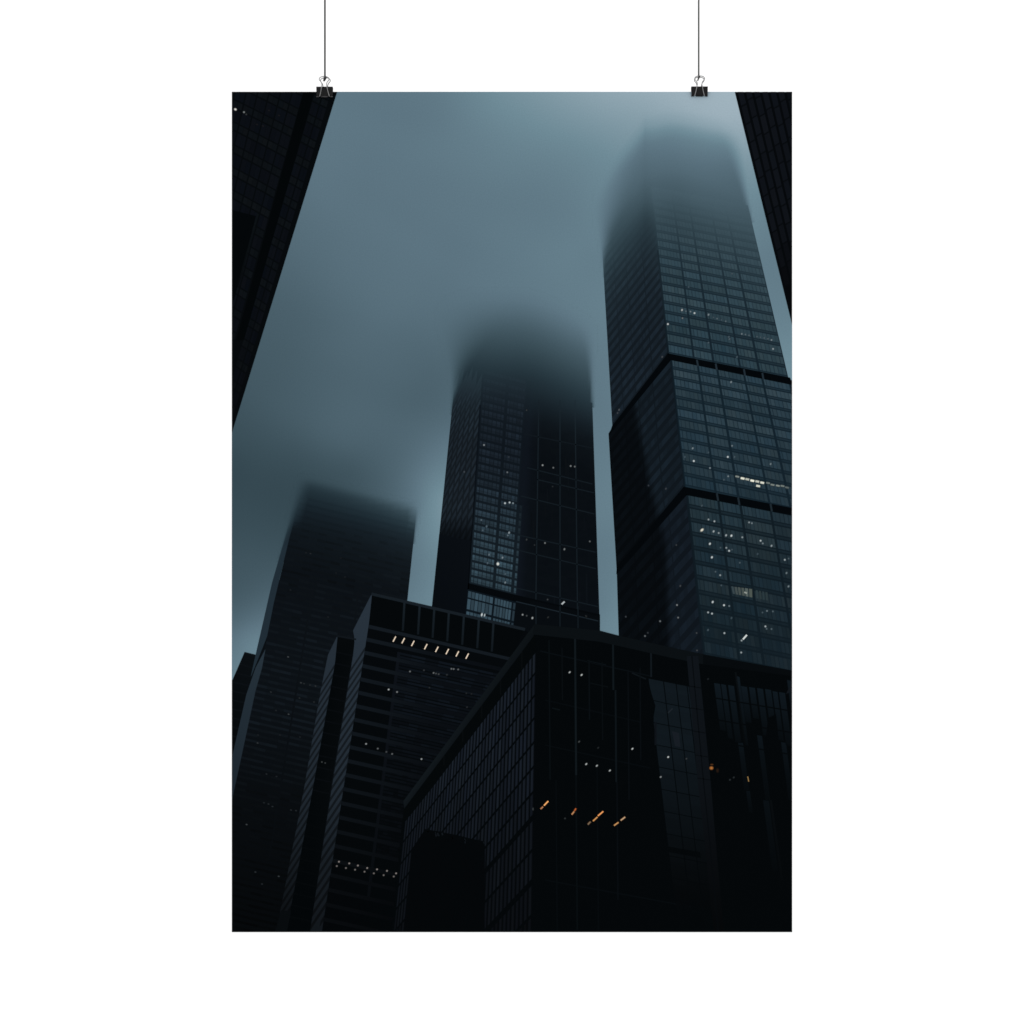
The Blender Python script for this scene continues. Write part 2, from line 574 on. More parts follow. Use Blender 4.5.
lampC = [(682, 310, .8, 1), (685.9, 311.2, .4, 0), (690.5, 311.6, .45, 0), (694.5, 313.1, .9, 0), (682.5, 318.2, .5, 0), (667.9, 324.1, .95, 0),
         (708.5, 314.7, .5, 1), (713.6, 317.4, .25, 0), (717.1, 318.6, .4, 0), (721.5, 320, .25, 0), (725.7, 321.3, .4, 0), (688.6, 287, .25, 0), (732, 273.7, .3, 0),
         (728.8, 337, .3, 1), (741.8, 333.9, .45, 0), (745.4, 334.5, .4, 0), (749, 335.3, .35, 0), (757, 336.6, .3, 0), (760.4, 337.2, .3, 0), (764.2, 338, .35, 0),
         (768, 338.8, .35, 0), (771.5, 340, .5, 0), (773.1, 348.9, .65, 0), (708.5, 342.7, .3, 0), (729.5, 339, .35, 1), (731.1, 382.1, .5, 1), (737, 357, .25, 1),
         (770.6, 464, .45, 1), (619.1, 409.8, .4, 1), (617.6, 413, .3, 1), (662.2, 356.9, .35, 1), (665.9, 488.7, .3, 1), (648.5, 485.5, .25, 0),
         (692.7, 448.3, .5, 1), (693.8, 461, 1.0, 0), (710, 468, .5, 0), (727.8, 456.9, .95, 0), (732.1, 445.8, .45, 0), (708.3, 452.4, .25, 0), (728.2, 476.3, .5, 0),
         (723.9, 479.7, .3, 0), (684.8, 457, .25, 1), (734.5, 457, .3, 1),
         (708.5, 519.5, .65, 0), (714.4, 521.3, .75, 0), (713.6, 531.4, .75, 1), (718.7, 533, .65, 0), (726.1, 535.3, .75, 1), (731.4, 535.7, 1, 1),
         (742.3, 537.3, .65, 0), (709.9, 543.8, .95, 1), (726.3, 547.8, .65, 0), (729.1, 550.8, .9, 0), (732, 549.6, .3, 0), (711.9, 557.3, .95, 1), (720.5, 547.7, .3, 0),
         (739.8, 562.7, .35, 0), (749.1, 522.4, .6, 0), (751.9, 523.2, .5, 0), (701.9, 505.6, .3, 1), (760.6, 540.7, .85, 0), (762.8, 543.4, .5, 0), (771.5, 545.8, .65, 1),
         (784.8, 559.8, .75, 0), (788.6, 558.6, .35, 0), (786.5, 573, .45, 1), (788.5, 586.4, .5, 1), (715.5, 571.7, .35, 0), (720.2, 575.2, .65, 0), (721.3, 585.4, .3, 0),
         (712.7, 602, .95, 1), (724, 605.2, 1, 0), (729.2, 606, .45, 0), (708.1, 612.4, .75, 0), (712, 613.6, .85, 0), (724.4, 633.1, .8, 0), (741.6, 640.5, .7, 0),
         (741.2, 652.5, .7, 0), (767, 610.9, .45, 0), (772.9, 611.4, .4, 0), (765.4, 626.4, .8, 0), (766.6, 628.8, .4, 0), (771.5, 629, .4, 0), (731.5, 618, .25, 1),
         (696.6, 633, .35, 0), (697, 650.4, .35, 0), (680.3, 585.9, .35, 1), (677, 605, .6, 0), (678.1, 617.6, .5, 0), (660.1, 621.2, .5, 0), (625.8, 616.7, .3, 0),
         (645, 636, .45, 0), (647.8, 632.8, .25, 0), (676.3, 545, .3, 0), (708, 630, .3, 1), (762.5, 612.5, .3, 0), (757.6, 554, .25, 1)]
for x, y, br, tall in lampC:
    if x < 684 or (x < 704 and y > 600 and x < 699):
        base = (15, 20, 27) if y < 540 else (12, 16, 22)
    else:
        base = (27, 42, 51) if y > 494 else (31, 47, 57)
    ink.glow(x, y, br, base, 1.15 + .25 * br, 1.2 + .2 * br + .35 * tall, 0.45 * tall)
ink.glow(702, 530, 1.2, (27, 42, 51), 2.7, 1.6, -0.75, (255, 246, 224))
ink.line((742.9, 639.4), (746.9, 634.9), 1.7, (205, 212, 210), 3)
for x, y, br in ((737.3, 476.6, .5), (742.6, 478.4, 1), (747.3, 479.3, .75), (752.3, 480.7, 1.05), (757.3, 481.5, .8), (762.2, 482.7, .95),
                 (758.1, 486, .9), (768, 483, .4), (772.5, 484.8, .45), (777.8, 485.7, .5), (782.5, 486, .42), (787, 487.5, .3)):
    ink.glow(x, y, br * .45, (31, 44, 50), 2.6, 1.9, 0.2, (226, 228, 206))
    ink.line((x - 1.9, y - .38), (x + 1.9, y + .38), 2.0 if br > .6 else 1.5, mixc((34, 47, 53), (236, 236, 218), min(1, br * .95)), 3.6)
H = homography([(730.8, 585.8), (752.6, 588.6), (752.8, 598), (732.6, 594)])
for i in range(6):
    c = mixc((52, 64, 68), (84, 92, 86), i / 5)
    ink.poly(cell(H, i / 6 + .02, (i + 1) / 6 - .02, .05, .95), jitter(c, 7), 3)
ink.line((744.2, 592.2), (747, 593.2), 1.5, (146, 152, 146), 3.6)
H = homography([(755, 589.4), (768, 592), (768.5, 601), (756, 598.6)])
for i in range(4):
    ink.poly(cell(H, i / 4 + .04, (i + 1) / 4 - .04, .05, .95), jitter((44, 57, 61), 4), 3)
SUB.build(ink.build("printed_tower", poster, "printed tall glass tower at right with two dark bands and scattered lit windows"))

# ------------------------------------------------------------------ printed middle tower
ink = Ink(3)
paintB = fogged(fog_middle)
veil(ink, fog_middle, (15, 23, 29), 415, 607, 275, 425,
     lambda x, y: (y < 416 or x > 455) and (y < 408 or x < 588))


def mid_glass(x, y):
    """reflected cloud on the lighter glass, stronger low down"""
    k = interp(y, [380, 430, 470, 500, 530, 560, 600], [0.05, .12, .24, .46, .78, 1.0, 1.05])
    return mixc((20, 26, 35), (50, 69, 80), k)


cornerB = lambda y: 481.5 - 0.0665 * (y - 386.6)
# lighter glazed half: floors
ink.poly([(450.3, 430), (530, 430), (592.6, 430), (599.4, 616), (599, 660), (427, 660), (440, 527)], (8, 12, 16), 0)
qB = [(485.3, 330), (533, 342), (515.2, 595.2), (469.2, 583.6)]
H = homography(qB)
nB = 33
for j in range(nB):
    va, vb = j / nB, (j + 1) / nB
    if vb < .16:
        continue
    cols = [0, .53, .93, 1.02]
    for bi in range(3):
        ua, ub = cols[bi], cols[bi + 1]
        yc = H(.5, (va + vb) / 2)[1]
        K = smooth((yc - 366) / 60.0)
        bk = .22 + .78 * (1 - K)
        ink.poly(cell(H, ua, ub, va, vb), paintB(lambda x, y: mixc((11, 17, 23), tuple(q * .85 for q in mid_glass(x, y)), bk)), 1 if bi < 2 else 1.2)
        k = (6, 5, 1)[bi]
        row = random.uniform(.92, 1.07)
        if bi == 2 and yc < 500:
            ink.poly(cell(H, ua, ub, va, vb), paintB(lambda x, y: mixc((15, 23, 29), (13, 18, 25), K)), 1.3)
            continue
        for p in range(k):
            du = (ub - ua) / k
            g0 = .035 if p == 0 else du * .08
            g1 = .03 if p == k - 1 else du * .07
            kk = row * random.uniform(.88, 1.10) * (1 if bi < 2 else interp(yc, [430, 500, 560], [.55, .62, .95]))
            kk = .9 + (kk - .9) * K if bi < 2 else kk

            def pane(x, y, kk=kk):
                m = mid_glass(x, y)
                return (m[0] * kk, m[1] * kk, m[2] * kk)
            ink.poly(cell(H, ua + p * du + g0, ua + (p + 1) * du - g1 if bi < 2 else ub - .01, va + (vb - va) * .06, va + (vb - va) * .44), paintB(pane), 2)
            ink.poly(cell(H, ua + p * du + g0, ua + (p + 1) * du - g1 if bi < 2 else ub - .01, va + (vb - va) * .47, va + (vb - va) * .74), paintB(lambda x, y: tuple(q * .88 for q in pane(x, y))), 2)

# dark half reflecting another tower, with pale thin frames
rightB = lambda y: 591.3 + .034 * (y - 362)
bx = lambda y: interp(y, [380, 411, 485, 595, 640], [529, 527, 522, 515.5, 513])
ys = list(range(391, 640, 6))
for ya in ys:
    yb = ya + 6
    m = 8
    for i in range(m):
        def pt(f, y):
            return (bx(y) + (rightB(y) - bx(y)) * f, y + .23 * (bx(y) + (rightB(y) - bx(y)) * f - 515) - 6)

        def tone_d(x, y, i=i):
            k = smooth((x - bx(y)) / 14)
            v = random.uniform(-1, 1)
            c = mixc((14, 19, 27), (8 + v, 12 + v, 16.5 + v), k)
            return mixc((15, 23, 29), c, smooth((y - 385 - .2 * (x - 525)) / 50.0))
        ink.poly([pt(i / m, ya), pt((i + 1) / m, ya), pt((i + 1) / m, yb), pt(i / m, yb)], paintB(tone_d), 1)
LN = (20, 28, 34)
for x0, x1 in ((538.4, 535.6), (560, 560), (575.4, 577.6)):
    for s in range(12):
        ya, yb = 400 + s * 19, 400 + (s + 1) * 19
        fx = lambda y: x0 + (x1 - x0) * (y - 430) / 190
        ink.line((fx(ya), ya), (fx(yb), yb), 1.1, paintB(mixc((11, 16, 21), LN, smooth((ya - 395) / 40)))(fx(ya), ya), 2, paintB(mixc((11, 16, 21), LN, smooth((yb - 395) / 40)))(fx(yb), yb))
for a, b in (((524, 433.9), (592, 448)), ((527, 467.6), (592.3, 484)), ((537, 479.5), (594, 492.8)), ((520.5, 495.9), (594.4, 514)),
             ((518, 535), (595.6, 552.2)), ((517, 550), (596, 568.7)), ((516, 588), (598, 606.6)), ((516, 601.5), (598.3, 621)), ((517, 612), (598.5, 631))):
    ink.line(a, b, 1.0, LN if a[1] > 440 else mixc(LN, (12, 17, 22), .3), 2)
for i in range(26):
    x = 529 + 2.3 * i
    y = random.uniform(445, 600)
    h = random.uniform(10, 30)
    ink.line((x, y), (x + .01 * h, y + h), random.uniform(.8, 1.6), jitter((11, 15.5, 20), 2), 1.4)

# left face: raking stripes of floors
H = homography([(457.5, 355), (485, 330), (472, 530), (440, 527.5)])
for j in range(-8, 32):
    va, vb = j / 22, (j + 1) / 22
    for p in range(6):
        ua, ub = p / 6, (p + 1) / 6

        def lf(x, y, m=1.0):
            k = smooth((y - 512) / 26.0)
            c = mixc((27, 35, 43), (9, 13, 18), k)
            return (c[0] * m, c[1] * m, c[2] * m)
        sa, sb = .30 * (.5 - ua), .30 * (.5 - ub)
        pts = [H(ua, va + sa), H(ub, va + sb), H(ub, vb + sb), H(ua, vb + sa)]
        if min(q[1] for q in pts) < 366 or max(q[1] for q in pts) > 562:
            continue
        K = smooth((pts[0][1] - 380) / 35.0)
        ink.poly(pts, paintB(lambda x, y: lf(x, y, .66 + .24 * (1 - K))), 1)
        f0, f1 = .18, .72
        m = random.uniform(.9, 1.1)
        u0 = ua + (ub - ua) * .24
        s0 = .30 * (.5 - u0)
        m = 1 + (m - 1) * K - .1 * (1 - K)
        pts = [H(u0, va + (vb - va) * f0 + s0), H(ub, va + (vb - va) * f0 + sb), H(ub, va + (vb - va) * f1 + sb), H(u0, va + (vb - va) * f1 + s0)]
        ink.poly(pts, paintB(lambda x, y: lf(x, y, m)), 2)
# plain dark lower part of the left face
ink.poly([(439.2, 534), (471.6, 541), (465.2, 640), (428.5, 640)], [(9, 13, 18), (10, 14, 19), (8, 12, 17), (7, 11, 15)], 2.5)
ink.line((480.2, 405), (472.3, 530), 1.2, (13, 19, 26), 3, (8, 12, 17))
ink.line((472, 530), (465, 640), 1.2, (6, 9, 13), 3)
# dark belt and the storey under it
ink.poly([(468.3, 583), (516.5, 595), (600, 614.5), (600, 620), (515.6, 602), (467.5, 589.6)], (5, 8, 11), 3)
H = homography([(467.8, 589.2), (516, 602), (512, 640), (464.2, 628)])
ink.poly(cell(H, 0, 1, 0, 1), (13, 21, 28), 3.2)
for bi, (ua, ub, k) in enumerate(((0.01, .53, 7), (.56, .92, 6), (.945, 1.0, 1))):
    for p in range(k):
        for v0, v1 in ((.04, .2), (.24, .5), (.56, .70), (.74, 1.0)):
            du = (ub - ua) / k
            kk = random.uniform(.82, 1.08)
            c = (54 * kk, 74 * kk, 86 * kk) if bi < 2 else (38, 52, 61)
            ink.poly(cell(H, ua + p * du + .006, ua + (p + 1) * du - .006, v0, v1), c, 3.4)
ink.poly([(516, 602), (600, 620), (600, 650), (512, 640)], (8, 12, 16), 3.2)
ink.poly([(530, 600), (598, 616), (600, 621), (530, 606)], (7, 10.5, 14), 3.3)
for x in (536, 560, 578):
    ink.line((x, 606), (x, 640), 1.0, (20, 28, 34), 3.4)
ink.line((516, 601.5), (598.3, 621), 1.0, (26, 35, 42), 3.4)
for x, y, br, tall in ((484, 445, .6, 0), (507.3, 472.3, .45, 0), (464.2, 471.9, .3, 1), (508.8, 457, .22, 0), (505, 503.2, .9, 0), (509.6, 502.5, .85, 0), (513, 503.2, .5, 0),
                       (509.1, 532.7, .6, 1), (507.8, 535.4, .4, 0), (481.3, 520, .35, 0), (486.6, 526.4, .3, 1), (482.7, 530.3, .3, 0), (489.1, 554.6, .42, 1), (502.5, 557.6, .5, 1),
                       (487.6, 563, .3, 1), (505.2, 582.5, .45, 1), (505.2, 574, .25, 1), (522.6, 614.7, .7, 0), (526.7, 615.7, .4, 0),
                       (542.6, 465.2, .7, 0), (553.3, 467.7, .5, 0), (570.7, 466, .6, 0), (574.8, 466.6, .5, 0), (526.6, 410.2, .3, 0), (545, 543, .55, 0), (526.6, 539.6, .3, 1),
                       (564.4, 549.2, .55, 1), (589.8, 541.4, .45, 0), (547.6, 599.5, .35, 0), (532.4, 618, .8, 1), (548, 617.5, .3, 0), (586, 616, .3, 0), (552.6, 486.5, .2, 0), (534.5, 545, .22, 0)):
    base = (40, 56, 67) if (x < 515 and y > 495) else ((19, 26, 34) if x < 524 and y < 495 else (8, 12, 16))
    ink.glow(x, y, br, base, 1.1 + .25 * br, 1.15 + .2 * br + .35 * tall, .3 * tall, sub=3.8)
ink.glow(497.9, 563.9, 1.1, (46, 64, 76), 1.9, 2.1, 0, (240, 240, 230), sub=3.8)
ink.glow(481.8, 614.7, 1.0, (46, 64, 76), 1.2, 2.4, .25, sub=3.8)
ink.glow(484.6, 615.2, .8, (46, 64, 76), 1.0, 2.2, .2, sub=3.8)
ink.line((561.6, 604.3), (564.6, 601.6), 1.6, (170, 178, 180), 3.8)
ink.build("printed_tower", poster, "printed middle tower with bright glass beside a black reflection, its top lost in fog")

# ------------------------------------------------------------------ printed left tower
ink = Ink(4)
paintA = fogged(fog_left)
# clip helper: facade outline by rows, as the print shows it
outL = lambda y: interp(y, [480, 501, 583, 620, 653, 700, 750, 790, 940], [301, 295.7, 272, 263.6, 256, 245.5, 234.5, 226, 200])
inL = lambda y: interp(y, [480, 501, 538, 603, 640, 700, 761, 786, 940], [306, 299.5, 289.5, 274, 266.6, 253.2, 240.5, 234.6, 204])
outR = lambda y: interp(y, [510, 521, 600, 700, 940], [416, 415.6, 407.4, 398, 376])
veil(ink, fog_left, lambda x, y: (15, 20, 26), 270, 428, 462, 562, lambda x, y: x < 412 or y < 545, 2.0)
ink.poly([(outL(580) + 3, 580), (inL(580), 580), (390, 640), (390, 932), (inL(932), 932), (outL(760), 760), (247, 693)], (10, 14, 18), 0)
rows = [500 + i * 5.5 for i in range(79)]
for ya in rows:
    yb = ya + 5.5
    for i in range(14):
        f0, f1 = i / 14, (i + 1) / 14

        def pt(f, y):
            x = inL(y) + (outR(y) - inL(y)) * f
            return (x, y)
        dim = interp(ya, [500, 600, 700, 800, 931], [1.15, 1.05, .98, .68, .45])
        ink.poly([pt(f0, ya), pt(f1, ya), pt(f1, yb), pt(f0, yb)], paintA(lambda x, y: mixc((15, 20, 26), (10 * dim, 14 * dim, 18.5 * dim), smooth((y - 500) / 40.0))), 1)
# floors as slightly lighter raking lines
for k in range(78):
    y0 = 478 + k * 6.05
    for i in range(14):
        f0, f1 = i / 14, (i + 1) / 14
        def on(f):
            x_ = inL(y0) + 110 * f
            for _ in range(3):
                y_ = y0 + .235 * (x_ - inL(y0))
                x_ = inL(y0) + (outR(y_) - .4 - inL(y0)) * f
            return x_, y0 + .235 * (x_ - inL(y0))
        (xa, ya), (xb, yb) = on(f0), on(f1)
        if ya < 492 + .255 * (xa - 303) or ya > 931:
            continue
        dim = interp(ya, [520, 640, 720, 800, 931], [.9, 1.1, 1.12, .55, .22]) * random.uniform(.75, 1.12)
        dim *= interp(ya, [520, 600, 660], [.82, .88, 1])
        c = mixc((12, 16.5, 21.5), (14 * dim, 19 * dim, 24 * dim), smooth((ya - 505) / 45.0))
        th = random.uniform(2.2, 2.9)
        ink.poly([(xa, ya), (xb, yb), (xb, yb + th), (xa, ya + th)], paintA(c), 2)
for fx in (.27, .62):
    ink.line((inL(590) + (outR(590) - inL(590)) * fx, 590), (inL(860) + (outR(860) - inL(860)) * (fx + .03), 860), 1.8, (13, 17.5, 22), 2.4, (8, 11, 14))
# pale chamfered corner strip
ys = [488, 500, 512, 524, 536, 550, 566, 583, 603, 620, 636, 650, 664, 676]
tail = lambda y: interp(y, [636, 676], [0, 1])
for ya, yb in zip(ys[:-1], ys[1:]):
    def st(y):
        a, b = outL(y), inL(y)
        return [(a, y), (b - (b - a) * .92 * tail(y) - 0.2, y)]
    l0, l1 = st(ya), st(yb)
    ink.poly([l0[0], l0[1], l1[1], l1[0]], paintA(lambda x, y: mixc((13, 18, 23), (31, 43, 52), smooth((y - 508) / 45.0))), 2.6)
# second strip that starts lower down
pl = [(265.4, 649), (255.5, 668), (246.3, 694.7), (234.6, 746), (228, 775), (215, 830)]
pr = [(265.4, 649.4), (262, 668), (255.4, 691.4), (240.5, 761), (234.6, 788), (226, 830)]
for i in range(5):
    c0 = mixc((40, 52, 61), (26, 35, 43), i / 5)
    c1 = mixc((40, 52, 61), (26, 35, 43), (i + 1) / 5)
    ink.poly([pl[i], pr[i], pr[i + 1], pl[i + 1]], [c0, c0, c1, c1], 3)
for x, y, br in ((288.1, 656.9, .45), (301, 682.8, .35), (304, 683.6, .22), (310, 685, .22), (315.5, 686, .3), (270.9, 692, .25), (288.6, 714.2, .4), (257.6, 743, .32), (299.5, 698, .22),
                 (314, 702, .22), (276, 710.5, .18), (266.5, 774, .2), (276.5, 776.5, .16), (246.6, 824.5, .42), (268.5, 804, .22), (272.5, 806.5, .22), (264, 802.8, .18),
                 (291, 810, .2), (296, 810.6, .2), (278.7, 876.3, .35), (255.4, 872, .26), (262, 884, .2), (310.5, 553.6, .3), (306, 552.8, .2), (290.5, 590, .2), (341, 558, .16), (345, 577, .18),
                 (336, 573, .16), (328, 617, .2), (258, 735, .15), (280, 735, .15), (300, 737, .15)):
    ink.glow(x, y, br * (.6 if y < 640 else .85), (11, 15, 19), 1.4, .9, .2, sub=3.5)
ink.build("printed_tower", poster, "printed dark left tower with a pale slanted corner strip, its roofline blurred by fog")

# ------------------------------------------------------------------ printed low block at the far left edge
ink = Ink(3)
ink.poly([(244.6, 652), (258, 655.4), (262, 700), (232, 780), (232, 681)], [(10, 14, 17), (10, 14, 17), (8, 11, 14), (5, 8, 10), (8, 11, 14)])
for i in range(12):
    y = 662 + i * 9
    xs_ = max(232, 244.6 - (y + 2 - 652) * .435 + .6)
    ink.line((xs_, y + 2), (256, y + 7), 1.1, (12, 16, 20), 1)
ink.line((244.4, 652.4), (258, 655.8), 1.1, (16, 21, 25), 1.5)
ink.build("printed_building", poster, "printed small black block at the left edge below the pale sky")

# ------------------------------------------------------------------ printed corner building, upper left
ink = Ink(5)
eL = lambda y: 337.1 - (y - 92) * (337.1 - 232.3) / (431.6 - 92)       # its sky edge
dx = (232.3 - 337.1) / (431.6 - 92)
for ya in range(88, 436, 12):
    ink.poly([(200, ya), (eL(ya), ya), (eL(ya + 12), ya + 12), (200, ya + 12)], (6.5, 9.5, 12))
# rows of faint windows tilted with the facade
for r in range(-8, 26):
    for cidx in range(9):
        off = [-5.5, -14, -33.5, -45, -56.5, -68, -79.5, -91, -102.5][cidx]
        wd = [8, 8.5, 11, 11, 11, 11, 11, 11, 11][cidx]
        y0 = 70 + r * 20.4
        for part, (h0, h1) in enumerate(((0.8, 12.2), (13.6, 19.6))):
            for half in (0, 1):
                o1 = off - .5 - half * (wd - .8) / 2
                o0 = o1 - (wd - .8) / 2 + .25
                pts = []
                for (o, h) in ((o0, h0), (o1, h0), (o1, h1), (o0, h1)):
                    yy = y0 + h + o * .44
                    pts.append((eL(yy) + o * (1 - (yy - 92) * .0009), yy))
                if min(p[1] for p in pts) > 432 or max(p[1] for p in pts) < 92:
                    continue
                dim = interp(pts[0][1], [92, 200, 300, 430], [1.0, 1.0, .95, .75])
                c = (10.5, 14, 19.5) if part == 0 else (12.5, 16.5, 20)
                ink.poly(pts, jitter((c[0] * dim, c[1] * dim, c[2] * dim), 1.5), 1)
# the black vertical groove and the dark opening under the left rows
for ya in range(88, 330, 12):
    def g(o, y):
        return (eL(y) + o * (1 - (y - 92) * .0011), y)
    ink.poly([g(-33.5, ya), g(-22.8, ya), g(-22.8, ya + 12), g(-33.5, ya + 12)], (3.5, 6, 7.5), 2)
ink.poly([(228, 209), (256, 216), (234, 300), (228, 300)], (4, 7, 9), 2)
ink.line((258, 214), (238, 285), 1.6, (12, 17, 20), 2.5, (7, 10, 12))
ink.glow(235.4, 109.4, 1.0, (9, 12, 15), 1.9, 1.5, .5, (250, 246, 238))
ink.glow(244, 112.2, .6, (9, 12, 15), 1.4, 1.3, .4)
ink.glow(246.3, 114.4, .28, (9, 12, 15), 1.3, 1.2, .4)
for x, y in ((269, 110.5), (257, 124.5), (279, 115.5), (263, 126)):
    ink.glow(x, y, .12, (10, 13, 17), 1.6, 1.0, .4, (190, 150, 140))
ink.build("printed_building", poster, "printed black facade leaning in at the upper left corner of the poster")

# ------------------------------------------------------------------ printed corner building, upper right
ink = Ink(5)
eR = lambda y: 734.8 + (y - 92) * (791.6 - 734.8) / (323 - 92)
ink.poly([(734.8, 92), (800, 92), (800, 357)], (6, 8.5, 11))
for k in range(1, 9):
    o0 = 3.0 + (k - 1) * 8.1
    for s in range(14):
        ya, yb = 84 + s * 18, 84 + (s + 1) * 18

        def rp(o, y):
            return (eR(y) + o * (1 - (y - 92) * .0004), y)
        d = interp(ya, [92, 220, 270, 310], [1, .95, .55, .3])
        if k >= 7:
            d *= .8
        c = jitter((15 * d, 18.5 * d, 24 * d), 1.2)
        wob = 3 + 2.5 * (k % 2)
        ink.poly([rp(o0, ya + 1.2 - o0 * .5 + wob), rp(o0 + 5.6, ya + 1.2 - (o0 + 5.6) * .5 + wob), rp(o0 + 5.6, yb - (o0 + 5.6) * .5 + wob), rp(o0, yb - o0 * .5 + wob)], c, 1)
ink.build("printed_building", poster, "printed black ribbed facade leaning in at the upper right corner of the poster")

# ------------------------------------------------------------------ printed office block with pale fins
ink = Ink(6)
# front face
ink.poly([(371.8, 594), (523, 629), (540, 640), (430, 931.6), (318, 931.6), (344, 789)], [(6, 9, 12), (6, 9, 12), (6, 9, 12), (4, 7, 9), (4, 6, 8), (5, 8, 10)])
edgeD = lambda y: interp(y, [594, 623, 789, 931], [371.6, 369, 343.3, 322])
# glass zone with faint reflections
reg = lambda y: interp(y, [647, 710, 931], [399, 392, 368])
for k in range(60):
    y0 = 652 + k * 3.38
    xa = reg(y0)
    xb = interp(y0, [652, 780, 931], [520, 430, 392])
    n = 9
    for i in range(n):
        x0, x1 = xa + (xb - xa) * i / n, xa + (xb - xa) * (i + 1) / n
        dim = interp(y0, [652, 700, 760, 860], [1.0, 1.0, .72, .45]) * random.uniform(.75, 1.2)
        ink.poly([(x0, y0 + .22 * (x0 - xa)), (x1, y0 + .22 * (x1 - xa)), (x1, y0 + .22 * (x1 - xa) + 2.2), (x0, y0 + .22 * (x0 - xa) + 2.2)],
                 (13 * dim, 18 * dim, 24 * dim), 1)
# slab edges
for k in range(25):
    y0 = 624.5 + k * 13.0 + (k * k) * .045
    th = 3.9
    xa = edgeD(y0)
    xb = 525
    f = interp(y0, [620, 760, 900], [1.0, .85, .45])
    xs = [xa, xa + 32, xa + 75, xb]
    cs = [(19 * f, 25 * f, 31 * f), (17 * f, 22.5 * f, 28 * f), (11.5 * f, 15.5 * f, 20.5 * f), (9.5 * f, 13 * f, 17.5 * f)]
    for i in range(3):
        p0, p1 = (xs[i], y0 + .222 * (xs[i] - xa)), (xs[i + 1], y0 + .222 * (xs[i + 1] - xa))
        ink.poly([p0, p1, (p1[0], p1[1] + th), (p0[0], p0[1] + th)], [cs[i], cs[i + 1], cs[i + 1], cs[i]], 2)
ink.line((399, 652), (368, 900), 3.0, (14, 18, 24), 1.8, (8, 11, 14))
# parapet
ink.poly([(371.8, 594), (524, 629.6), (512, 659), (368.6, 625.8)], (5, 8, 10), 2.4)
for x in (403.6, 418.8, 433.4, 448, 463, 478, 492.6):
    yt = 594.6 + .2315 * (x - 371.8)
    ink.line((x + .9, yt), (x - .8, yt + 29), 2.1, (24, 32, 38), 2.7, (17, 23, 28))
ink.line((371.4, 593.9), (525, 629.4), 2.9, (23, 30, 36), 3)
ink.line((368.8, 626.3), (511, 659.2), 3.2, (20, 26, 32), 3)
whole = ink
# ceiling light bars behind the glass
for x, y in ((314, 288), (357, 296), (404, 309), (467, 325), (521, 338), (572, 349), (621, 360), (669, 371)):
    X, Y = 330 + x / 4.876, 580 + y / 4.876
    ink = SUB.start("light_bar", whole)
    ink.line((X - 1.5, Y + 2.9), (X + 1.5, Y - 2.9), 1.7, (52, 49, 48), 3.2)
    ink.line((X - 1.35, Y + 2.6), (X + 1.35, Y - 2.6), 1.05, (236, 216, 192), 3.5)
ink = whole
for x, y, br in ((286, 534, .85), (327, 546, .6), (390, 446, .5), (458, 440, .28), (505, 453, .5), (517, 456, .4), (530, 459, .4), (592, 433, .5), (603, 434, .5), (625, 436, .45), (570, 462, .25),
                 (176, 799, .7), (233, 822, .45), (275, 838, .4), (303, 848, .45), (446, 873, .75), (485, 525, .2), (690, 555, .16), (665, 552, .16), (668, 620, .2)):
    ink.glow(330 + x / 4.876, 580 + y / 4.876, br, (9, 12, 16), 1.35, 1.15, -.4, sub=3.5)
for (x, y), (x2, y2) in (((668, 552), (655, 578)), ((730, 562), (710, 590)), ((782, 575), (765, 600)), ((838, 590), (822, 612)), ((897, 598), (878, 622)), ((957, 607), (937, 633)), ((1012, 622), (998, 641))):
    ink.glow(228 + x / 6.02, 770 + y / 6.02, .68, (5, 8, 10), 1.35, 1.2, -.5, (225, 212, 205), 3.5)
    ink.glow(228 + x2 / 6.02, 770 + y2 / 6.02, .55, (5, 8, 10), 1.35, 1.2, -.5, (225, 212, 205), 3.5)


def fin(left, right, ytop, ybot, pitch, slope, plain_to, tones):
    """pale fin raked by slanting darker stripes; left/right give x for y"""
    def c_at(y, m):
        c = interp(y, [600, 700, 800, 860, 931], tones)
        return (c * .80 * m, c * m, c * 1.20 * m)
    y = ytop
    while y < ybot:
        yb = min(y + 6, ybot)
        w0, w1 = 1.0, 1.0
        ink.poly([(left(y), y), (right(y), y), (right(yb), yb), (left(yb), yb)], [c_at(y, 1), c_at(y, 1), c_at(yb, 1), c_at(yb, 1)], 2.6)
        y = yb
    y = plain_to
    while y < ybot + 35:
        pt_ = pitch * (1 + max(0, y - 660) / 650.0)
        h = pt_ * .44
        for i in range(4):
            f0, f1 = i / 4, (i + 1) / 4
            P = []
            for f, d in ((f0, 0), (f1, 0), (f1, h), (f0, h)):
                wd = right(y) - left(y)
                yy = y + d - slope * wd * f
                P.append((left(yy) + (right(yy) - left(yy)) * f, yy))
            if max(p[1] for p in P) > ybot or min(p[1] for p in P) < ytop:
                continue
            ink.poly(P, [c_at(p[1], .58) for p in P], 3)
        y += pt_


Lr = lambda y: interp(y, [594, 631, 639, 655, 789, 929, 935], [371.6, 352.8, 354.8, 353.2, 331.6, 310.4, 309.6])
Rr = lambda y: interp(y, [594, 600, 623, 789, 929, 935], [372, 371.4, 369, 343.3, 322.3, 321.6])
ink = SUB.start("pale_fin", whole)
fin(Lr, Rr, 594.5, 931.6, 9.8, 1.95, 668, [50, 47, 40, 29, 22])
ink = whole
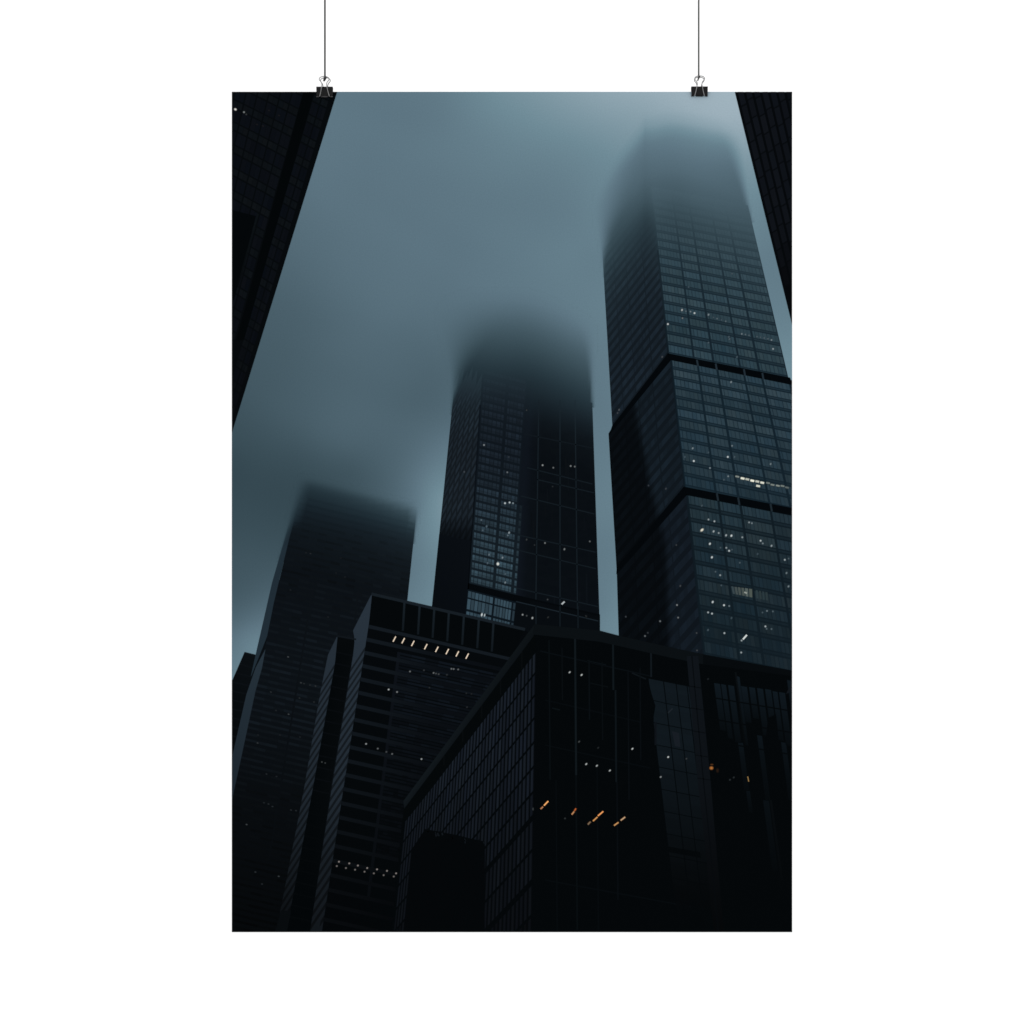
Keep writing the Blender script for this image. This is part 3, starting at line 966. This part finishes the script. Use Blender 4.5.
# lower slab building in front of the tower, with its own fin
ink.poly([(337.4, 635.4), (356, 639), (352.5, 655), (330.6, 789), (309.8, 931.6), (284, 931.6), (313, 789), (335.2, 663)], [(6, 9, 11)] * 4 + [(3, 6, 8)] * 2 + [(4, 7, 9)] * 2, 1.2)
ink.line((337.2, 636), (356.2, 639.4), 1.6, (17, 22, 27), 2.9)
for k in range(24):
    y = 652 + k * 11.5
    x0 = interp(y, [663, 789, 931], [336, 313, 287])
    ink.line((x0, y), (x0 + 20, y + 4.4), 1.4, (8, 11, 14) if y < 800 else (5, 8, 10), 1.5)
L1 = lambda y: interp(y, [636, 655, 693, 789, 911, 929, 935], [337.2, 328, 320.2, 304, 280.3, 276.4, 275])
R1 = lambda y: interp(y, [636, 663, 789, 911, 929, 935], [337.6, 335, 312.7, 290.3, 287, 286])
ink = SUB.start("pale_fin", whole)
fin(L1, R1, 637, 931.6, 9.6, 2.2, 684, [47, 45, 38, 27, 14])
ink = whole
ink.poly([(281, 910.5), (291, 911), (287, 931.6), (275, 931.6)], (8, 11.5, 14), 3.5)
ink.glow(321.9, 762, .4, (5, 8, 10), 1.1, 1.0, sub=3.5)
ink.glow(325.2, 763, .35, (5, 8, 10), 1.1, 1.0, sub=3.5)
SUB.build(ink.build("printed_building", poster, "printed office block with striped pale fins and a row of eight slanted light bars"))

# ------------------------------------------------------------------ printed black glass block in the foreground
ink = Ink(7)
BLK = (4.5, 7.5, 9.5)
roof = [(534.5, 624), (599, 630.4), (619, 635.6), (670, 647.2), (703, 654.2), (800, 672)]
ink.poly(roof[:1] + roof[1:] + [(800, 935), (391, 935), (391.6, 931), (401.6, 824.8), (404, 810), (403.8, 801)], BLK, 0)
# window wall on the left, raking floors
H = homography([(405, 822), (536, 651.5), (531.8, 931), (377, 1088)])


def v_at(y):
    a_, b_ = 0.0, 1.6
    for _ in range(40):
        m_ = (a_ + b_) / 2
        if H(1, m_)[1] < y:
            a_ = m_
        else:
            b_ = m_
    return a_


LV = [v_at(q) for q in (651.5, 673.7, 696, 718.6, 743, 767.5, 792.7, 820, 851, 885, 917, 950, 985)]
nc, nr = 41, 12
us = []
for i in range(nc + 1):
    us.append(i / nc)
for i in range(nc):
    ua, ub = us[i], us[i + 1]
    for j in range(nr):
        # floors: heavier dark bars at three of the levels
        va, vb = LV[j], LV[j + 1]
        y = H(ua, va)[1]
        fade = interp(y, [660, 760, 840, 900, 931], [1.0, .98, .72, .55, .42]) * interp(ua, [0, .25, .7, 1], [1.02, 1.05, .98, .90])
        heavy = j in (6, 8)
        kk = fade * random.uniform(.88, 1.1)
        c = mixc((28, 34.5, 42.5), (25, 31.5, 41.5), random.random())
        c = (c[0] * kk * .95, c[1] * kk * .95, c[2] * kk * .95)
        v1 = vb - (.023 if heavy else .0115)
        ink.poly([H(ua + .004, va), H(ub - (ub - ua) * .30, va), H(ub - (ub - ua) * .30, v1), H(ua + .004, v1)], c, 1)
        c2 = (c[0] * .55, c[1] * .55, c[2] * .58)
        ink.poly([H(ub - (ub - ua) * .30, va), H(ub - (ub - ua) * .12, va), H(ub - (ub - ua) * .12, v1), H(ub - (ub - ua) * .30, v1)], c2, 1)
# fascia between the roof rim and the window wall, with faint posts
ink.poly([(535.2, 634), (536.4, 651.6), (432.5, 787.4), (410.7, 815), (402.6, 823), (403.8, 806)], (4.5, 7.5, 9), 2)
for t in (.12, .3, .46, .62, .78):
    x = 536 - 118 * t
    yt = 634 + (536 - x) * 1.24
    ink.line((x, yt), (x, yt + 17), 1.0, (9, 12, 14), 2.3)
# reflection of a dark neighbour low on the window wall
pts = [(412.5, 848), (425.2, 829), (446, 833), (455, 834.6), (470, 838.4), (484.8, 841.5), (484.6, 932), (403.6, 932), (411.5, 850)]
ink.poly(pts, [(4.5, 7, 9)] * 9, 2.5)
for i in range(22):
    x = random.uniform(424, 484)
    y = 829 + (x - 424) * .2 + random.uniform(-1, 3)
    ink.line((x, y), (x + random.uniform(.5, 2), y + random.uniform(1.5, 4)), random.uniform(.8, 1.6), (5, 8, 10) if i % 3 else (19, 24, 29), 2.7)
# roof rim
rim = [(534.5, 624), (403.8, 801)]
ink.poly([(534.6, 624), (533.6, 636), (404.2, 808.6), (403.4, 801)], [(14, 19, 22), (12, 16.5, 20), (15, 20, 24), (18, 24, 28)], 3)
low = [(533.6, 634.5), (599, 641.6), (619, 646), (670, 657.5), (703, 664.2), (800, 677)]
for i in range(5):
    dk = (11.5, 16, 19) if i < 4 else (7, 10.5, 13)
    ink.poly([roof[i], roof[i + 1], low[i + 1], low[i]], dk, 3)
# posts on the front fascia
for x, y0, y1, w, c in ((575, 633, 775, 1.9, (13.5, 18.5, 21.5)), (613, 644, 690, 1.8, (13, 18, 21)), (615.5, 690, 782, 1.7, (11.5, 16, 19)), (549, 640, 780, 1.3, (8, 11.5, 13.5)),
                        (562, 648, 700, 1.2, (8, 11, 13)), (589, 660, 720, 1.3, (8.5, 12, 14.5)), (602, 662, 740, 1.2, (8, 11, 13)), (651, 652, 677, 1.7, (14, 18.5, 22)),
                        (628, 670, 800, 1.2, (8, 11, 13.5)), (640, 668, 760, 1.2, (8, 11, 13.5)), (576, 775, 930, 1.5, (7.5, 11, 13)), (617, 782, 900, 1.4, (7.5, 10.5, 13)), (556, 780, 931, 1.1, (6.5, 9.5, 11.5)),
                        (597, 760, 931, 1.1, (6.5, 9.5, 11.5))):
    ink.line((x, y0), (x + (y1 - y0) * .008, y1), w, tuple(4 + (q - 4) * 1.35 for q in c), 2.2)
for a, b, c in (((540, 651), (650, 676), (8, 11.5, 14)), ((587, 661), (606, 665), (11, 15, 18)), ((590, 683), (608, 687), (8, 11, 13)), ((545, 700), (640, 722), (6.5, 9.5, 11.5)), ((545, 745), (650, 768), (6.5, 9.5, 11.5)),
                ((545, 880), (720, 912), (6.5, 9.5, 11.5)), ((632, 673), (646, 679), (13, 17, 20)), ((552, 708), (560, 710), (10, 14, 16))):
    ink.line(a, b, 1.2, tuple(4 + (q - 4) * 1.35 for q in c), 2.1)
# pale wavering reflection on the front glass beside the pilaster
patch = [(647.5, 678), (668, 681.5), (687, 685.5), (692, 720), (699, 790), (707, 850), (716, 925), (678, 925), (672, 880), (667, 845), (664, 822), (660, 800), (656.5, 772), (652, 752), (655.5, 738), (650, 720), (655, 706), (650, 692)]


def patch_tone(x, y):
    f = interp(y, [678, 740, 790, 830, 870, 925], [1.0, .98, .80, .62, .42, .22])
    return (max(4.5, 16.5 * f), max(7.5, 24 * f), max(9.5, 29.5 * f))


def patch_left(y):
    return interp(y, [678, 692, 706, 720, 738, 752, 772, 800, 822, 845, 880, 925], [648, 651, 655.5, 653, 656, 653.5, 657, 660, 664, 667, 672, 679])


for r in range(11):
    for cidx in range(4):
        y0 = 678.5 + r * 22.2
        L0 = [648.5, 664, 676.5, 687.5][cidx]
        R0 = [663, 675.6, 686.6, 688.8][cidx]
        dxr = .118

        def P(x, y):
            xx = x + (y - 678) * dxr
            return (max(xx, patch_left(y + .2 * (x - 648))), y + .2 * (x - 648))
        for h0, h1 in ((0, 5), (5, 10), (10, 15.5), (15.5, 21.4)):
            m = random.uniform(.96, 1.04)
            pts = [P(L0, y0 + h0), P(R0, y0 + h0), P(R0, y0 + h1), P(L0, y0 + h1)]
            if pts[1][0] - pts[0][0] < .4:
                continue
            ink.poly(pts, [tuple(q * m for q in patch_tone(*p)) for p in pts], 2.4)
ink.poly([(672, 731), (679, 733), (680.5, 747), (675, 746)], (23, 28.5, 35), 2.6)
ink.line((668, 713), (672.5, 708.5), 1.2, (30, 36, 42), 2.6)
ink.line((655.5, 722), (655.5, 745), 2, (14, 18, 23), 2.6)
ink.poly([(666, 846), (700, 852), (701, 858), (668, 852)], BLK, 2.7)
# pilaster
whole = ink
ink = SUB.start("pilaster", whole)
pil = [(686.6, 656), (698, 658), (701, 690), (707, 760), (715, 850), (724, 932), (714, 932), (706, 850), (698, 780), (691, 700)]
lft = lambda y: interp(y, [655, 700, 780, 850, 932], [686.6, 690.5, 697.5, 705.5, 713.5])
rgt = lambda y: interp(y, [655, 700, 780, 850, 932], [698, 702.5, 710.5, 716.5, 724])
yy = list(range(656, 932, 12))
for ya in yy:
    yb = min(ya + 12, 931.6)
    f0 = interp(ya, [656, 700, 790, 850, 931], [1.0, .95, .85, .6, .35])
    f1 = interp(yb, [656, 700, 790, 850, 931], [1.0, .95, .85, .6, .35])
    c0, c1 = (15.5 * f0, 20 * f0, 25 * f0), (15.5 * f1, 20 * f1, 25 * f1)
    ink.poly([(lft(ya), ya), (rgt(ya), ya), (rgt(yb), yb), (lft(yb), yb)], [c0, c0, c1, c1], 3.2)
    ink.line(((lft(ya) * .55 + rgt(ya) * .45), ya), ((lft(yb) * .55 + rgt(yb) * .45), yb), 1.0, (7, 10, 13), 3.4)
for y in (686, 708, 731, 755, 778):
    ink.line((lft(y), y), (rgt(y), y + 2), .9, (8, 11, 14), 3.4)
ink = whole
# glass to the right of the pilaster: faint tall panes, broken by reflections
for k, (x0, w, y0, y1) in enumerate(((714, 6, 683, 730), (721, 5, 684, 738), (728, 6, 685, 742), (736.5, 3, 676, 745), (741, 6, 686, 722), (749, 6, 687, 718), (757, 6, 688, 735), (765, 6, 689, 726),
                                     (772.5, 5, 691, 740), (779, 6, 692, 745), (787, 6, 680, 720), (738, 5, 742, 790), (757, 5, 735, 800), (781, 5, 742, 800), (763, 6, 800, 870), (746, 4, 790, 812))):
    s = .13
    segs = 4
    for i in range(segs):
        ya, yb = y0 + (y1 - y0) * i / segs, y0 + (y1 - y0) * (i + 1) / segs
        f = (1 - .7 * (i / segs)) * interp(ya, [680, 720, 760, 860], [1, .9, .55, .3])
        g = (1 - .7 * ((i + 1) / segs)) * interp(yb, [680, 720, 760, 860], [1, .9, .55, .3])
        c0 = (4.5 + 11.5 * f, 7.5 + 17 * f, 9.5 + 21.5 * f)
        c1 = (4.5 + 11.5 * g, 7.5 + 17 * g, 9.5 + 21.5 * g)
        ink.poly([(x0 + (ya - y0) * s, ya), (x0 + w + (ya - y0) * s, ya + 1), (x0 + w + (yb - y0) * s, yb + 1), (x0 + (yb - y0) * s, yb)], [c0, c0, c1, c1], 2.2)
for y in (697.5, 719, 741):
    ink.line((712, y), (800, y + 15), 1.3, (5, 8, 10), 2.6)
ink.line((735.5, 672), (745, 745), 1.6, (11, 15, 18), 2.5, (6, 9, 11))
ink.poly([(768, 718), (776, 714), (779, 742), (784, 800), (770, 800), (765, 745)], BLK, 2.7)
ink.poly([(786, 694), (793, 680), (793, 687), (790, 692)], (18, 23, 28), 2.4)
ink.line((770, 795), (782, 880), 2.2, (9, 12.5, 15), 2.4, (6, 9, 11))
# lamps
for x, y, br in ((540, 375, .85), (612, 391, .95), (597, 793, .4), (640, 928, .9), (704, 938, .85), (782, 967, .85), (918, 836, .95), (712, 830, .2), (410, 44, .25), (640, 40, .2)):
    ink.glow(480 + x / 6.024, 610 + y / 6.024, br, BLK, 1.75, 1.05, -.75, sub=3.6)
for x, y, br in ((230, 705, 1.0), (340, 715, .3), (185, 825, .65), (625, 828, .2), (602, 842, .2), (470, 235, .12)):
    ink.glow(630 + x / 6.024, 640 + y / 6.024, br, (9, 13, 16), 1.5, 1.15, -.7, sub=3.6)
ink = SUB.start("warm_lamp", whole, "round orange lamp")
ink.glow(711.4, 768, .95, (9, 11, 12), 2.6, 2.3, 0, (205, 128, 62), 3.6)
ink.glow(711.8, 764.5, .45, (9, 11, 12), 2.2, 1.0, 0, (190, 110, 50), 3.7)
ink.glow(717.5, 770.5, .3, (5, 8, 10), 2.0, 3.0, 0, (150, 80, 35), 3.6)
ink = SUB.start("warm_lamp", whole)
ink.line((747.7, 776.4), (748.7, 781.6), 1.0, (140, 112, 68), 3.6)
OR = (250, 208, 160)


def streak(x0, y0, x1, y1, w, c):
    ink.line((x0, y0), (x1, y1), w * 1.8, mixc(BLK, (190, 105, 50), .32), 3.6)
    ink.line((x0, y0), (x1, y1), w, c, 3.8)


k = 9.309
for n_, a in enumerate((((98, 270), (122, 248), (222, 176, 140)), ((130, 238), (170, 196), (250, 216, 176)), ((388, 322), (412, 292), (232, 192, 150)), ((414, 288), (428, 264), (178, 110, 74)),
          ((586, 382), (628, 344), (252, 206, 138)), ((632, 334), (682, 292), (240, 196, 156)), ((538, 414), (564, 388), (150, 148, 134)), ((782, 424), (824, 394), (196, 178, 150)), ((844, 376), (886, 344), (238, 224, 196)))):
    if n_ in (0, 2, 4, 7):
        ink = SUB.start("warm_lamp", whole)
    (xa, ya), (xb, yb), c = a
    streak(530 + xa / k, 780 + ya / k, 530 + xb / k, 780 + yb / k, 1.28, (c[0] * (.8 + .2 * (n_ % 2)), c[1] * (.7 + .12 * (n_ % 2)), c[2] * .62))
ink = whole
ink.glow(565, 818.4, .28, BLK, 1.3, 1.2, sub=3.6)
ink.glow(533, 809, .3, (10, 14, 17), 1.0, 2.0, sub=3.6)
SUB.build(ink.build("printed_building", poster, "printed black glass block in the foreground with orange lamps inside"))


# ------------------------------------------------------------------ tubes
def tube(bm, pts, r, n=10, closed=False):
    pts = [Vector(p) for p in pts]
    rings = []
    up = Vector((0.13, 1, 0.07)).normalized()
    for i, p in enumerate(pts):
        a = pts[max(i - 1, 0)]
        c = pts[min(i + 1, len(pts) - 1)]
        t = (c - a).normalized()
        s = t.cross(up).normalized()
        q = s.cross(t).normalized()
        rings.append([bm.verts.new(p + (s * math.cos(2 * math.pi * k / n) + q * math.sin(2 * math.pi * k / n)) * r) for k in range(n)])
    for a, b in zip(rings[:-1], rings[1:]):
        for k in range(n):
            bm.faces.new((a[k], a[(k + 1) % n], b[(k + 1) % n], b[k]))
    bm.faces.new(rings[0][::-1])
    bm.faces.new(rings[-1])


def spline(pts, m=6):
    P = [Vector(p) for p in pts]
    out = []
    for i in range(len(P) - 1):
        p0, p1, p2, p3 = P[max(i - 1, 0)], P[i], P[i + 1], P[min(i + 2, len(P) - 1)]
        for k in range(m):
            t = k / m
            out.append(.5 * ((2 * p1) + (p2 - p0) * t + (2 * p0 - 5 * p1 + 4 * p2 - p3) * t * t + (3 * p1 - p0 - 3 * p2 + p3) * t ** 3))
    out.append(P[-1])
    return out


# ------------------------------------------------------------------ binder clips
FRONT = 0.0012                    # front of the stacked print


def make_clip(cx, top, bot, lean, label, edge_mat):
    root = bpy.data.objects.new("binder_clip", None)
    col.objects.link(root)
    base = W(cx, bot)
    root.location = base
    root["label"] = label
    root["category"] = "binder clip"
    root["group"] = "binder clips gripping the poster's top edge"
    hw = 8.2 * S
    h = (bot - top) * S
    # sprung body: a thin bent sheet, broad spine on top, two plates closing on the sheet
    bm = bmesh.new()
    t = 0.0005
    yf, yb = -FRONT - 0.0004, 0.0013                       # jaw lines in front of / behind the sheet
    prof = [(yf, 0.0008), (-0.0034, h * .55), (-0.0046, h - 0.0008), (-0.0040, h), (0.0040, h), (0.0047, h - 0.0008), (0.0036, h * .55), (yb, 0.0008)]
    inner = [(yf + t, 0.0008), (-0.0034 + t, h * .55), (-0.0046 + t, h - 0.0011), (-0.0040 + t, h - t), (0.0040 - t, h - t), (0.0047 - t, h - 0.0011), (0.0036 - t, h * .55), (yb - t * .2, 0.0008)]
    loop = prof + inner[::-1]
    A = [bm.verts.new((-hw, y, z)) for y, z in loop]
    B = [bm.verts.new((hw, y, z)) for y, z in loop]
    n = len(loop)
    for i in range(n):
        bm.faces.new((A[i], A[(i + 1) % n], B[(i + 1) % n], B[i]))
    m = len(prof)
    for i in range(m - 1):
        bm.faces.new((A[i + 1], A[i], A[n - 1 - i], A[n - 2 - i]))
        bm.faces.new((B[i], B[i + 1], B[n - 2 - i], B[n - 1 - i]))
    body = mesh_obj("clip_body", bm, M_BLACK, root)
    # rolled jaw edges that hold the wires (gap in the middle)
    for sy, yj in ((-1, yf - 0.0003), (1, yb + 0.0003)):
        bm = bmesh.new()
        for xa, xb in ((-hw, -5.6 * S), (-3.4 * S, 3.4 * S), (5.6 * S, hw)):
            tube(bm, [(xa, yj, 0.0006), (xb, yj, 0.0006)], 0.00065, 10)
        mesh_obj("jaw_edge", bm, edge_mat, root, True)
    # wire handles
    half = [(-4.9, .55), (-3.6, 5.2), (-2.75, 9.4), (-2.3, 12.2), (-3.1, 14.8), (-4.6, 16.6), (-4.9, 17.9), (-4.2, 19.3), (-2.4, 20.2), (0, 20.5)]
    for sy, dx, dz in ((-1, -.25, 0.0), (1, .4, -0.5)):
        pts = []
        for x, z in half + [(-a, c) for a, c in half[::-1][1:]]:
            zz = z * S
            yy = abs(yf) + .0007 + min(zz / h, 1.0) * 0.0040 if zz < h else .0062 - (zz - h) * .28
            ang = math.radians(lean * sy)
            xx = x * S + dx * S * (z / 21.0) + math.sin(ang) * max(0, z - 10) * S
            pts.append((xx, sy * yy, zz * (1 + dz / 21.0)))
        bm = bmesh.new()
        tube(bm, spline(pts, 5), 0.00047, 10)
        mesh_obj("wire_handle", bm, M_WIRE, root, True)
    return root


clipA = make_clip(324.7, 87.1, 97.4, 1.0, "black binder clip on the poster's dark top left corner, silver handles upright", M_EDGE)
clipB = make_clip(699.4, 86.9, 96.8, -2.0, "black binder clip over the pale sky of the poster's top right, silver handles upright", M_BLACK)


# ------------------------------------------------------------------ hanging cords
def make_cord(x, yk, tilt, r, label):
    root = bpy.data.objects.new("cord", None)
    col.objects.link(root)
    base = W(x, yk)
    root.location = base
    root["label"] = label
    root["category"] = "cord"
    root["group"] = "cords the poster hangs from"
    bm = bmesh.new()
    pts = [(0, 0, z) for z in (0.0012, 0.004, 0.02, 0.1, 0.25, 0.5, 0.9)]
    tube(bm, pts, r, 12)
    mesh_obj("strand", bm, M_CORD, root, True)
    # the end looped round the two wires and knotted
    bm = bmesh.new()
    loop = []
    for i in range(15):
        t = math.radians(90 + 360 * i / 14)
        loop.append((math.sin(tilt) * .0016 * math.sin(t), 0.0046 * math.cos(t), -0.0008 + 0.0021 * math.sin(t)))
    tube(bm, loop, r * .85, 10)
    ov = bmesh.ops.create_uvsphere(bm, u_segments=14, v_segments=10, radius=1.0)['verts']
    for v in ov:
        p = v.co.copy()
        x_, y_, z_ = p.x * .0011, p.y * .0022, p.z * .0019
        v.co = (x_ * math.cos(tilt) + z_ * math.sin(tilt), y_ - .0046, -x_ * math.sin(tilt) + z_ * math.cos(tilt) - .0003)
    mesh_obj("knot", bm, M_KNOT, root, True)
    return root


make_cord(324.9, 78.0, math.radians(42), 0.00103, "thin grey cord rising from the left binder clip, knotted through its handles")
make_cord(698.7, 77.6, math.radians(38), 0.00090, "finer dark grey cord rising from the right binder clip, knotted through its handles")

# ------------------------------------------------------------------ wall behind
bm = bmesh.new()
bm_box(bm, -6, 6, 0.60, 0.70, -1.5, 5.0)
wall = mesh_obj("wall", bm, M_WALL)
wall["kind"] = "structure"
wall["label"] = "plain bright white wall far behind the hanging poster"
wall["category"] = "wall"

# ------------------------------------------------------------------ studio light
world = bpy.data.worlds.new("World")
scene.world = world
world.use_nodes = True
bg = world.node_tree.nodes["Background"]
bg.inputs["Color"].default_value = (1, 1, 1, 1)
bg.inputs["Strength"].default_value = 1.16


def softbox(name, loc, target, w, h, power):
    l = bpy.data.lights.new(name, 'AREA')
    l.shape = 'RECTANGLE'
    l.size, l.size_y = w, h
    l.energy = power
    o = bpy.data.objects.new(name, l)
    o.location = loc
    o.rotation_euler = (Vector(target) - Vector(loc)).to_track_quat('-Z', 'Y').to_euler()
    col.objects.link(o)
    return o


softbox("softbox_lamp", (-2.2, -3.2, 2.6), (0, 0, 1.5), 1.6, 1.6, 14)
softbox("softbox_lamp", (2.2, -3.2, 2.6), (0, 0, 1.5), 1.6, 1.6, 14)

# ------------------------------------------------------------------ camera
cam = bpy.data.cameras.new("camera")
cam.sensor_width = 36
DIST = 3.2
cam.lens = 36 * DIST / (1024 * S)
cam.clip_end = 100
co = bpy.data.objects.new("camera", cam)
co.location = (0, -DIST, 1.5)
co.rotation_euler = (math.radians(90), 0, 0)
col.objects.link(co)
scene.camera = co

scene.render.engine = 'CYCLES'
scene.cycles.max_bounces = 4
try:
    scene.cycles.pixel_filter_type = 'BLACKMAN_HARRIS'
    scene.cycles.filter_width = 1.6
except Exception:
    pass
vs = scene.view_settings
vs.view_transform = 'Standard'
vs.look = 'None'
vs.exposure = 0
vs.gamma = 1
